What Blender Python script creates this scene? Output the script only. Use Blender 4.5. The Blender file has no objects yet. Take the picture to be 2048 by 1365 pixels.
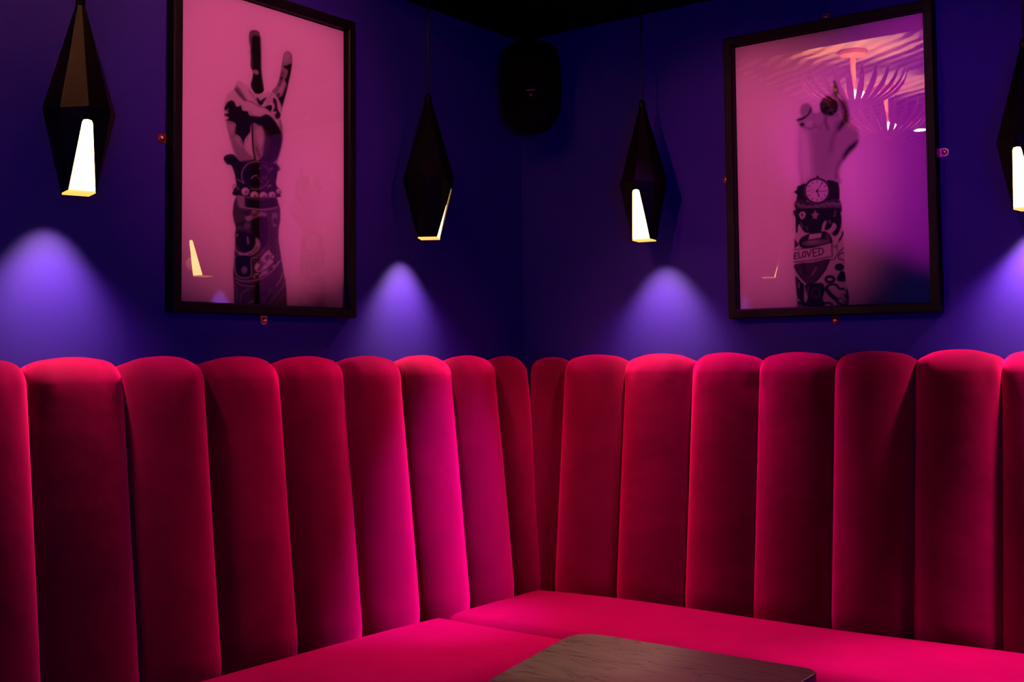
import bpy, bmesh, math, random
import numpy as np
from mathutils import Vector, Matrix

S = bpy.context.scene
C = S.collection
PI = math.pi
random.seed(4)

# ------------------------------------------------------------------ camera
CAM = (2.43934, -3.28864, 1.22593)
YAW, PITCH, ROLL = 0.64755, 0.05133, -0.00953
FPX, SHY = 2289.61, -78.633          # focal length and principal point offset in pixels of a 2048 wide frame


def cam_axes():
    F = Vector((-math.sin(YAW) * math.cos(PITCH), math.cos(YAW) * math.cos(PITCH), math.sin(PITCH)))
    R = Vector((math.cos(YAW), math.sin(YAW), 0))
    U = R.cross(F)
    c, s = math.cos(ROLL), math.sin(ROLL)
    return F, R * c + U * s, -R * s + U * c


F_, R_, U_ = cam_axes()
cd = bpy.data.cameras.new('camera')
cam = bpy.data.objects.new('camera', cd)
C.objects.link(cam)
cam.matrix_world = Matrix(((R_.x, U_.x, -F_.x, CAM[0]), (R_.y, U_.y, -F_.y, CAM[1]),
                           (R_.z, U_.z, -F_.z, CAM[2]), (0, 0, 0, 1)))
cd.sensor_width = 36
cd.lens = FPX / 2048 * 36
cd.shift_y = SHY / 2048
cd.clip_start = 0.05
S.camera = cam

# ------------------------------------------------------------------ world, view
S.view_settings.view_transform = 'Standard'
S.view_settings.look = 'None'
S.view_settings.exposure = 0.0
S.view_settings.gamma = 1.0
S.view_settings.use_curve_mapping = False
w = bpy.data.worlds.new('night')
S.world = w
w.use_nodes = True
w.node_tree.nodes['Background'].inputs[0].default_value = (0.0, 0.0, 0.0, 1)
w.node_tree.nodes['Background'].inputs[1].default_value = 0.0


# ------------------------------------------------------------------ room lights
def spot(name, loc, aim, col, power, deg, blend=0.6, size=0.04):
    l = bpy.data.lights.new(name, 'SPOT')
    l.color = col
    l.energy = power
    l.spot_size = math.radians(deg)
    l.spot_blend = blend
    l.shadow_soft_size = size
    o = bpy.data.objects.new(name, l)
    C.objects.link(o)
    o.location = loc
    o.rotation_euler = (Vector(aim) - Vector(loc)).to_track_quat('-Z', 'Y').to_euler()
    return o


def area(name, loc, aim, col, power, sx, sy):
    l = bpy.data.lights.new(name, 'AREA')
    l.color = col
    l.energy = power
    l.shape = 'RECTANGLE'
    l.size = sx
    l.size_y = sy
    o = bpy.data.objects.new(name, l)
    C.objects.link(o)
    o.location = loc
    o.rotation_euler = (Vector(aim) - Vector(loc)).to_track_quat('-Z', 'Y').to_euler()
    return o


# added spots with cones kept to the two pictures; no fixtures built
spot('picture_fill_spot', (2.30, -1.35, 2.50), (0.0, -1.19, 1.90), (1.0, 0.11, 0.32), 122, 30, 0.8)
spot('picture_fill_spot', (0.95, -2.40, 2.50), (0.88, 0.0, 1.78), (1.0, 0.09, 0.36), 104, 25, 0.9)
spot('picture_fill_spot', (1.80, -2.20, 2.50), (1.46, 0.0, 1.80), (0.80, 0.01, 0.80), 56, 28, 0.8)
# pink downlights let into the soffit close to the walls: they catch the backrest tops and the seats
spot('seat_spot_light', (0.91, -0.13, 2.37), (0.86, -0.62, 0.48), (1.0, 0.02, 0.90), 170, 50, 0.7)
spot('seat_spot_light', (2.06, -0.13, 2.37), (2.00, -0.62, 0.48), (1.0, 0.02, 0.95), 560, 50, 0.7)
spot('seat_spot_light', (0.17, -1.20, 2.37), (0.60, -1.15, 0.48), (1.0, 0.02, 0.50), 115, 50, 0.7)
# added red fill light for the corner, just under the soffit
spot('corner_fill_light', (0.42, -0.42, 2.37), (0.40, -0.40, 0.0), (1.0, 0.02, 0.26), 54, 60, 0.9, 0.06)
# magenta stage spot grazing along the right wall towards the left bench
spot('stage_spot_light', (0.86, -0.15, 2.30), (0.16, -0.76, 0.48), (0.75, 0.02, 1.5), 400, 26, 1.0)
# white-pink downlight over the table
spot('table_spot_light', (1.00, -1.35, 2.50), (1.25, -1.60, 0.72), (1.0, 1.1, 1.2), 42, 16, 0.4)
# added blue fill behind the camera, low enough to stay out of the glass
area('blue_fill_light', (3.9, -4.4, 1.22), (0.3, -0.3, 1.7), (0.01, 0.02, 1.0), 55, 1.2, 0.5)


# ------------------------------------------------------------------ materials
def mat(name, col, rough=0.6, metal=0.0, **kw):
    m = bpy.data.materials.new(name)
    m.use_nodes = True
    b = m.node_tree.nodes['Principled BSDF']
    b.inputs['Base Color'].default_value = (*col, 1)
    b.inputs['Roughness'].default_value = rough
    b.inputs['Metallic'].default_value = metal
    for k, v in kw.items():
        b.inputs[k.replace('_', ' ')].default_value = v
    return m


def bump(m, scale, strength, dist=0.002, detail=4):
    nt = m.node_tree
    b = nt.nodes['Principled BSDF']
    tc = nt.nodes.new('ShaderNodeTexCoord')
    n = nt.nodes.new('ShaderNodeTexNoise')
    n.inputs['Scale'].default_value = scale
    n.inputs['Detail'].default_value = detail
    bp = nt.nodes.new('ShaderNodeBump')
    bp.inputs['Strength'].default_value = strength
    bp.inputs['Distance'].default_value = dist
    nt.links.new(tc.outputs['Object'], n.inputs['Vector'])
    nt.links.new(n.outputs['Fac'], bp.inputs['Height'])
    nt.links.new(bp.outputs['Normal'], b.inputs['Normal'])
    return n


M = {}
M['wall'] = mat('blue_wall_paint', (0.018, 0.0075, 0.15), 0.75)
M['wall'].node_tree.nodes['Principled BSDF'].inputs['Specular IOR Level'].default_value = 0.15
bump(M['wall'], 60, 0.15)
M['soffit'] = mat('black_ceiling_paint', (0.002, 0.002, 0.0025), 0.95, Specular_IOR_Level=0.05)
M['floor'] = mat('dark_floor', (0.03, 0.022, 0.02), 0.5)
bump(M['floor'], 20, 0.1)
M['black'] = mat('black_frame_lacquer', (0.002, 0.0015, 0.002), 0.5, Specular_IOR_Level=0.12)
M['lampshell'] = mat('black_lamp_metal', (0.0015, 0.001, 0.001), 0.45, Specular_IOR_Level=0.07)
M['cable'] = mat('black_cable', (0.005, 0.005, 0.005), 0.7)
M['brass'] = mat('brass', (0.9, 0.55, 0.22), 0.34, 1.0)
M['dullbrass'] = mat('tarnished_brass', (0.22, 0.07, 0.02), 0.4, 1.0)
M['chrome'] = mat('pale_plated_steel', (0.85, 0.72, 0.62), 0.35, 1.0)
M['darkmetal'] = mat('dark_metal', (0.02, 0.02, 0.02), 0.4, 1.0)
M['speaker'] = mat('black_speaker_plastic', (0.001, 0.001, 0.001), 0.7, Specular_IOR_Level=0.08)
M['grille'] = mat('black_speaker_cloth', (0.0008, 0.0008, 0.0008), 0.95, Specular_IOR_Level=0.05)
M['glint_badge'] = mat('red_glint_badge', (0.35, 0.03, 0.05), 0.4)  # red glint on the speaker emblem, put in as base colour
M['plinth'] = mat('black_plinth', (0.01, 0.006, 0.007), 0.7)

m = mat('red_velvet', (0.16, 0.0015, 0.010), 0.85)
M['velvet'] = m
nt = m.node_tree
b = nt.nodes['Principled BSDF']
b.inputs['Sheen Weight'].default_value = 1.0
b.inputs['Sheen Roughness'].default_value = 0.62
b.inputs['Sheen Tint'].default_value = (1.0, 0.012, 0.14, 1)
b.inputs['Specular IOR Level'].default_value = 0.05
tc = nt.nodes.new('ShaderNodeTexCoord')
n1 = nt.nodes.new('ShaderNodeTexNoise')
n1.inputs['Scale'].default_value = 7
n1.inputs['Detail'].default_value = 3
cr = nt.nodes.new('ShaderNodeValToRGB')
cr.color_ramp.elements[0].color = (0.026, 0.0002, 0.003, 1)
cr.color_ramp.elements[0].position = 0.3
cr.color_ramp.elements[1].color = (0.075, 0.0005, 0.008, 1)
cr.color_ramp.elements[1].position = 0.7
nt.links.new(tc.outputs['Object'], n1.inputs['Vector'])
nt.links.new(n1.outputs['Fac'], cr.inputs['Fac'])
nt.links.new(cr.outputs['Color'], b.inputs['Base Color'])
n2 = nt.nodes.new('ShaderNodeTexNoise')
n2.inputs['Scale'].default_value = 260
n3 = nt.nodes.new('ShaderNodeTexNoise')
n3.inputs['Scale'].default_value = 9
bp = nt.nodes.new('ShaderNodeBump')
bp.inputs['Strength'].default_value = 0.2
bp.inputs['Distance'].default_value = 0.001
bp2 = nt.nodes.new('ShaderNodeBump')
bp2.inputs['Strength'].default_value = 0.25
bp2.inputs['Distance'].default_value = 0.01
nt.links.new(tc.outputs['Object'], n2.inputs['Vector'])
nt.links.new(tc.outputs['Object'], n3.inputs['Vector'])
nt.links.new(n2.outputs['Fac'], bp.inputs['Height'])
nt.links.new(n3.outputs['Fac'], bp2.inputs['Height'])
nt.links.new(bp2.outputs['Normal'], bp.inputs['Normal'])
nt.links.new(bp.outputs['Normal'], b.inputs['Normal'])

# wood of the table top: long wavy grain
m = mat('brown_wood', (0.2, 0.1, 0.04), 0.42)
M['wood'] = m
nt = m.node_tree
b = nt.nodes['Principled BSDF']
tc = nt.nodes.new('ShaderNodeTexCoord')
mp = nt.nodes.new('ShaderNodeMapping')
mp.inputs['Scale'].default_value = (1.6, 9, 3)
mp.inputs['Rotation'].default_value = (0, 0, 0.12)
wv = nt.nodes.new('ShaderNodeTexNoise')
wv.inputs['Scale'].default_value = 3.0
wv.inputs['Detail'].default_value = 5
wv.inputs['Distortion'].default_value = 1.3
cr = nt.nodes.new('ShaderNodeValToRGB')
e = cr.color_ramp.elements
e[0].position = 0.0
e[0].color = (0.20, 0.095, 0.042, 1)
e[1].position = 1.0
e[1].color = (0.22, 0.11, 0.05, 1)
for p_, c_ in ((0.40, (0.21, 0.10, 0.045, 1)), (0.445, (0.06, 0.024, 0.012, 1)), (0.47, (0.22, 0.11, 0.05, 1)),
               (0.60, (0.20, 0.10, 0.045, 1)), (0.62, (0.12, 0.05, 0.025, 1)), (0.65, (0.23, 0.115, 0.052, 1))):
    q = e.new(p_)
    q.color = c_
nt.links.new(tc.outputs['Object'], mp.inputs['Vector'])
nt.links.new(mp.outputs['Vector'], wv.inputs['Vector'])
nt.links.new(wv.outputs['Fac'], cr.inputs['Fac'])
nt.links.new(cr.outputs['Color'], b.inputs['Base Color'])

# zebra striped ceiling covering
m = mat('zebra_ceiling', (0.7, 0.5, 0.4), 0.7)
M['zebra'] = m
nt = m.node_tree
b = nt.nodes['Principled BSDF']
tc = nt.nodes.new('ShaderNodeTexCoord')
mp = nt.nodes.new('ShaderNodeMapping')
mp.inputs['Rotation'].default_value = (0, 0, math.radians(55))
wv = nt.nodes.new('ShaderNodeTexWave')
wv.inputs['Scale'].default_value = 4.0
wv.inputs['Distortion'].default_value = 6.0
wv.inputs['Detail'].default_value = 2.5
wv.inputs['Detail Scale'].default_value = 0.75
cr = nt.nodes.new('ShaderNodeValToRGB')
cr.color_ramp.elements[0].position = 0.47
cr.color_ramp.elements[0].color = (0.03, 0.008, 0.01, 1)
cr.color_ramp.elements[1].position = 0.53
cr.color_ramp.elements[1].color = (0.85, 0.62, 0.5, 1)
nt.links.new(tc.outputs['Object'], mp.inputs['Vector'])
nt.links.new(mp.outputs['Vector'], wv.inputs['Vector'])
nt.links.new(wv.outputs['Fac'], cr.inputs['Fac'])
nt.links.new(cr.outputs['Color'], b.inputs['Base Color'])

# picture glass: clear with a fresnel mirror on top
m = bpy.data.materials.new('picture_glass')
m.use_nodes = True
M['glass'] = m
nt = m.node_tree
nt.nodes.clear()
out = nt.nodes.new('ShaderNodeOutputMaterial')
mx = nt.nodes.new('ShaderNodeMixShader')
tr = nt.nodes.new('ShaderNodeBsdfTransparent')
gl = nt.nodes.new('ShaderNodeBsdfGlossy')
gl.inputs['Roughness'].default_value = 0.0
fr = nt.nodes.new('ShaderNodeFresnel')
fr.inputs['IOR'].default_value = 2.25
nt.links.new(fr.outputs[0], mx.inputs[0])
nt.links.new(tr.outputs[0], mx.inputs[1])
nt.links.new(gl.outputs[0], mx.inputs[2])
nt.links.new(mx.outputs[0], out.inputs[0])

# the prints: grey values come from the mesh's colour attribute
m = mat('photo_paper', (0.8, 0.8, 0.8), 0.6)
M['print'] = m
nt = m.node_tree
at_ = nt.nodes.new('ShaderNodeVertexColor')
at_.layer_name = 'ink'
nt.links.new(at_.outputs['Color'], nt.nodes['Principled BSDF'].inputs['Base Color'])
nt.nodes['Principled BSDF'].inputs['Specular IOR Level'].default_value = 0.1


def emit(name, col, s):
    m = bpy.data.materials.new(name)
    m.use_nodes = True
    b = m.node_tree.nodes['Principled BSDF']
    b.inputs['Base Color'].default_value = (0.8, 0.7, 0.5, 1)
    b.inputs['Emission Color'].default_value = (*col, 1)
    b.inputs['Emission Strength'].default_value = s
    return m


M['diffuser'] = emit('warm_lamp_diffuser', (1.0, 0.60, 0.17), 9)
M['lens'] = emit('amber_lamp_lens', (1.0, 0.46, 0.05), 1.6)
M['bulb'] = emit('warm_bulb', (1.0, 0.42, 0.15), 7)
M['whitelight'] = emit('cool_downlight', (0.8, 0.85, 1.0), 60)
M['amber'] = mat('amber_brass_leaf', (0.95, 0.42, 0.2), 0.32, 0.35)


# ------------------------------------------------------------------ mesh helpers
def mk(name, verts, faces, m, parent=None, smooth=False, recalc=True):
    me = bpy.data.meshes.new(name)
    me.from_pydata([tuple(v) for v in verts], [], faces)
    if recalc:
        bm = bmesh.new()
        bm.from_mesh(me)
        bmesh.ops.recalc_face_normals(bm, faces=bm.faces)
        bm.to_mesh(me)
        bm.free()
    if smooth:
        for p in me.polygons:
            p.use_smooth = True
    me.materials.append(m)
    o = bpy.data.objects.new(name, me)
    C.objects.link(o)
    if parent:
        o.parent = parent
    return o


def bmobj(name, bm, m, parent=None, smooth=False):
    bmesh.ops.recalc_face_normals(bm, faces=bm.faces)
    me = bpy.data.meshes.new(name)
    bm.to_mesh(me)
    bm.free()
    if smooth:
        for p in me.polygons:
            p.use_smooth = True
    me.materials.append(m)
    o = bpy.data.objects.new(name, me)
    C.objects.link(o)
    if parent:
        o.parent = parent
    return o


def add_box(bm, x0, x1, y0, y1, z0, z1, bev=0.0, seg=2):
    r = bmesh.ops.create_cube(bm, size=1.0)
    vs = r['verts']
    for v in vs:
        v.co = Vector(((x0 + x1) / 2 + v.co.x * (x1 - x0), (y0 + y1) / 2 + v.co.y * (y1 - y0), (z0 + z1) / 2 + v.co.z * (z1 - z0)))
    if bev:
        es = {e for v in vs for e in v.link_edges}
        bmesh.ops.bevel(bm, geom=list(es), offset=bev, segments=seg, affect='EDGES', profile=0.5)


def box(name, x0, x1, y0, y1, z0, z1, m, parent=None, bev=0.0):
    bm = bmesh.new()
    add_box(bm, x0, x1, y0, y1, z0, z1, bev)
    return bmobj(name, bm, m, parent)


def lathe(profile, n=32, cx=0, cy=0, squash=1.0):
    vs, fs = [], []
    for r, z in profile:
        for k in range(n):
            a = 2 * PI * k / n
            vs.append((cx + r * math.cos(a), cy + r * math.sin(a) * squash, z))
    m_ = len(profile)
    for i in range(m_ - 1):
        for k in range(n):
            fs.append((i * n + k, i * n + (k + 1) % n, (i + 1) * n + (k + 1) % n, (i + 1) * n + k))
    fs.append(tuple(range(n))[::-1])
    fs.append(tuple(range((m_ - 1) * n, m_ * n)))
    return vs, fs


def tube(name, pts, r, m, parent=None, n=10):
    """round tube along a polyline; r may be a number or a list"""
    vs, fs = [], []
    pts = [Vector(p) for p in pts]
    rs = r if isinstance(r, (list, tuple)) else [r] * len(pts)
    up = Vector((0.13, 0.31, 0.94))
    for i, p in enumerate(pts):
        d = (pts[min(i + 1, len(pts) - 1)] - pts[max(i - 1, 0)]).normalized()
        a = d.cross(up)
        if a.length < 1e-3:
            a = d.cross(Vector((1, 0, 0)))
        a.normalize()
        b_ = d.cross(a)
        for k in range(n):
            t = 2 * PI * k / n
            vs.append(p + a * rs[i] * math.cos(t) + b_ * rs[i] * math.sin(t))
    for i in range(len(pts) - 1):
        for k in range(n):
            fs.append((i * n + k, i * n + (k + 1) % n, (i + 1) * n + (k + 1) % n, (i + 1) * n + k))
    fs.append(tuple(range(n)))
    fs.append(tuple(range((len(pts) - 1) * n, len(pts) * n)))
    return mk(name, vs, fs, m, parent, smooth=True)


def empty(name, loc, label, cat, group=None):
    o = bpy.data.objects.new(name, None)
    C.objects.link(o)
    o.location = loc
    o.empty_display_size = 0.1
    o['label'] = label
    o['category'] = cat
    if group:
        o['group'] = group
    return o


def struct(o):
    o['kind'] = 'structure'
    return o


# ------------------------------------------------------------------ room shell
XR, YB, ZC, ZS = 4.40, -4.70, 2.62, 2.38
struct(box('wall_right', -0.1, XR + 0.1, 0.0, 0.1, 0, ZC + 0.1, M['wall']))
struct(box('wall_left', -0.1, 0.0, YB - 0.1, 0.0, 0, ZC + 0.1, M['wall']))
struct(box('wall_back', 0.0, XR, YB - 0.1, YB, 0, ZC + 0.1, M['wall']))
struct(box('wall_side', XR, XR + 0.1, YB - 0.1, 0.0, 0, ZC + 0.1, M['wall']))
struct(box('floor', -0.1, XR + 0.1, YB - 0.1, 0.1, -0.1, 0.0, M['floor']))
struct(box('ceiling', 0.0, XR, YB, 0.0, ZC, ZC + 0.1, M['zebra']))
# dropped black soffit over the seating corner, its edge stops short of the spotlights
bm = bmesh.new()
add_box(bm, 0.0, XR, -0.80, 0.0, ZS, ZC)
so = bmobj('trim_1', bm, M['soffit'])
struct(so)

# ------------------------------------------------------------------ banquettes
PATH = []
for z in np.linspace(0.36, 0.50, 6):
    PATH.append((0.150, float(z)))
for k in range(1, 25):
    f = k / 24
    PATH.append((0.150 + (0.078 - 0.150) * f, 0.50 + (1.180 - 0.50) * f))
for k in range(1, 9):
    a = PI / 2 * k / 8
    PATH.append((0.048 + 0.030 * math.cos(a), 1.180 + 0.034 * math.sin(a)))
PATH += [(0.040, 1.2135), (0.030, 1.211), (0.018, 1.199), (0.012, 1.17)]


def channel_mesh(s0, s1, mapf, parent, seed):
    rnd = random.Random(seed)
    nu = 28
    n = len(PATH)
    nrm = []
    for i in range(n):
        a, b_ = PATH[max(i - 1, 0)], PATH[min(i + 1, n - 1)]
        d = Vector((b_[0] - a[0], b_[1] - a[1])).normalized()
        nrm.append(Vector((d.y, -d.x)))
    half = (s1 - s0) / 2
    mid = (s0 + s1) / 2
    B = 0.062 * min(1.0, 0.55 + 0.45 * half / 0.114)
    vs, fs = [], []
    dz = -0.003
    ph = rnd.random() * 6
    amp = rnd.uniform(0.7, 1.2)
    for i in range(n):
        t, z = PATH[i]
        if i < 6:
            fade = 0.80 + 0.2 * i / 5
        elif i >= n - 4:
            fade = (0.40, 0.30, 0.15, 0.0)[i - (n - 4)]
        elif i >= n - 14:
            fade = 0.45 + 0.55 * math.cos(min(1.0, (i - (n - 14)) / 9) * PI / 2)
        else:
            fade = 1.0
        for j in range(nu + 1):
            u = -math.cos(PI * j / nu)
            bz = (1 - abs(u) ** 2.05) ** 0.55
            wob = 1 + 0.03 * amp * math.sin(z * 7 + ph + u * 1.4)
            # pulled stitching just under the top at the seams
            pk = 0.010 * math.exp(-((z - 1.185) / 0.03) ** 2) * math.sin(9 * u + ph) * (abs(u) ** 3)
            d = B * bz * fade * wob + pk * (1 - abs(u) ** 8)
            tt = max(0.004, t + nrm[i].x * d)
            zz = z + nrm[i].y * d + dz * max(0.0, (z - 0.6) / 0.6)
            s = mid + u * half * (1 - 0.006)
            vs.append(mapf(s, tt, zz))
    for i in range(n - 1):
        for j in range(nu):
            a = i * (nu + 1) + j
            fs.append((a, a + 1, a + nu + 2, a + nu + 1))
    # plain back closing the cushion
    i0 = len(vs)
    for i in (0, n - 1):
        pass
    vs.append(mapf(s0 + 0.001, 0.012, PATH[0][1]))
    vs.append(mapf(s1 - 0.001, 0.012, PATH[0][1]))
    top = (n - 1) * (nu + 1)
    fs.append(tuple(range(top, top + nu + 1)) + (i0 + 1, i0))
    fs.append(tuple(range(0, nu + 1)) + (i0 + 1, i0))
    fs.append(tuple(i * (nu + 1) for i in range(n)) + (i0,))
    fs.append(tuple(i * (nu + 1) + nu for i in range(n)) + (i0 + 1,))
    o = mk('channel', vs, fs, M['velvet'], parent, smooth=True)
    return o


def cushion(name, x0, x1, y0, y1, z0, z1, parent, r=0.045, crown=0.018):
    nx = max(12, int((x1 - x0) / 0.03))
    ny = max(12, int((y1 - y0) / 0.03))

    def axis_pts(a, b_, n):
        out = [a + (1 - math.cos(PI / 2 * k / 6)) * r for k in range(6)]
        out += list(np.linspace(a + r, b_ - r, n))
        out += [b_ - (1 - math.cos(PI / 2 * k / 6)) * r for k in range(5, -1, -1)]
        return out
    X, Y = axis_pts(x0, x1, nx), axis_pts(y0, y1, ny)

    def edge(d):
        return 0 if d >= r else r - math.sqrt(max(0, r * r - (r - d) ** 2))
    vs, fs = [], []
    for x in X:
        for y in Y:
            u = 2 * (x - x0) / (x1 - x0) - 1
            v = 2 * (y - y0) / (y1 - y0) - 1
            dx, dy = min(x - x0, x1 - x), min(y - y0, y1 - y)
            z = z1 - max(edge(dx), edge(dy)) - crown * (1 - (1 - u ** 6) * (1 - v ** 4))
            z += 0.003 * math.sin(5 * x + 2) * math.sin(6 * y)
            vs.append((x, y, z))
    W = len(Y)
    for i in range(len(X) - 1):
        for j in range(W - 1):
            a = i * W + j
            fs.append((a, a + 1, a + W + 1, a + W))
    ring = [j for j in range(W)] + [i * W + W - 1 for i in range(1, len(X))] + \
           [(len(X) - 1) * W + j for j in range(W - 2, -1, -1)] + [i * W for i in range(len(X) - 2, 0, -1)]
    b0 = len(vs)
    for k in ring:
        vs.append((vs[k][0], vs[k][1], z0))
    L = len(ring)
    for k in range(L):
        fs.append((ring[k], ring[(k + 1) % L], b0 + (k + 1) % L, b0 + k))
    fs.append(tuple(range(b0, b0 + L)))
    return mk(name, vs, fs, M['velvet'], parent, smooth=True)


ZSEAT = 0.490
left = empty('banquette', (0, -1.9, 0), 'red velvet channel-back banquette along the left wall, under the peace-sign picture', 'banquette', 'red velvet banquettes in the corner')
left.matrix_world = Matrix.Translation((0, 0, 0))
right = empty('banquette', (0, 0, 0), 'red velvet channel-back banquette along the right wall, under the fist picture', 'banquette', 'red velvet banquettes in the corner')
LS = [-0.108, -0.287, -0.512, -0.743, -0.981, -1.217, -1.463, -1.693, -1.931, -2.169, -2.407, -2.645]
for i in range(len(LS) - 1):
    channel_mesh(LS[i + 1], LS[i], lambda s, t, z: (t, s, z), left, i)
RS = [0.100, 0.239, 0.477, 0.722, 0.947, 1.182, 1.412, 1.639, 1.869, 2.099, 2.329, 2.559, 2.789, 3.019]
for i in range(len(RS) - 1):
    channel_mesh(RS[i], RS[i + 1], lambda s, t, z: (s, -t, z), right, 40 + i)
YJ = -0.672
XE = RS[-1]
YE = LS[-1]
cushion('seat_cushion', 0.172, 0.70, YE, YJ - 0.002, 0.34, ZSEAT, left)
cushion('seat_cushion', 0.172, XE, YJ, -0.172, 0.34, ZSEAT, right)
box('plinth', 0.004, 0.66, YE, YJ - 0.02, 0.0, 0.338, M['plinth'], left, 0.004)
box('plinth', 0.004, XE, YJ + 0.02, -0.004, 0.0, 0.338, M['plinth'], right, 0.004)


# ------------------------------------------------------------------ table
def round_poly(pts, rads, seg=8):
    out = []
    n = len(pts)
    for i in range(n):
        p, a, b_ = Vector(pts[i]), Vector(pts[i - 1]), Vector(pts[(i + 1) % n])
        da, db = (a - p).normalized(), (b_ - p).normalized()
        r = rads[i]
        p0, p1 = p + da * r, p + db * r
        for k in range(seg + 1):
            t = k / seg
            out.append(p0 * (1 - t) ** 2 + p * 2 * t * (1 - t) + p1 * t * t)
    return out


tab = empty('cafe_table', (0, 0, 0), 'small brown wood table with rounded corners in front of the seats', 'table')
poly = round_poly([(1.222, -1.488), (1.699, -1.486), (1.704, -1.880), (1.296, -1.866)], (0.07, 0.035, 0.04, 0.035))
ZT = 0.72


def slab(name, poly, z0, z1, bev, m, parent):
    bm = bmesh.new()
    c = sum(poly, Vector((0, 0))) / len(poly)

    def ring(ins, z):
        out = []
        for p in poly:
            d = (p - c).normalized()
            out.append(bm.verts.new((p.x - d.x * ins, p.y - d.y * ins, z)))
        return out
    rs = [ring(bev, z0), ring(0, z0 + bev), ring(0, z1 - bev), ring(bev * .3, z1 - bev * .3), ring(bev, z1)]
    n = len(poly)
    for a, b_ in zip(rs, rs[1:]):
        for k in range(n):
            bm.faces.new((a[k], a[(k + 1) % n], b_[(k + 1) % n], b_[k]))
    bm.faces.new(rs[0])
    bm.faces.new(rs[-1])
    return bmobj(name, bm, m, parent)


slab('tabletop', poly, ZT - 0.028, ZT, 0.003, M['wood'], tab)
vs, fs = lathe([(0.032, 0.02), (0.032, ZT - 0.05), (0.11, ZT - 0.045), (0.11, ZT - 0.029)], 28, 1.47, -1.685)
mk('column', vs, fs, M['darkmetal'], tab)
vs, fs = lathe([(0.20, 0.0), (0.20, 0.010), (0.12, 0.022), (0.034, 0.03)], 40, 1.47, -1.685)
mk('base', vs, fs, M['darkmetal'], tab)


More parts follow.
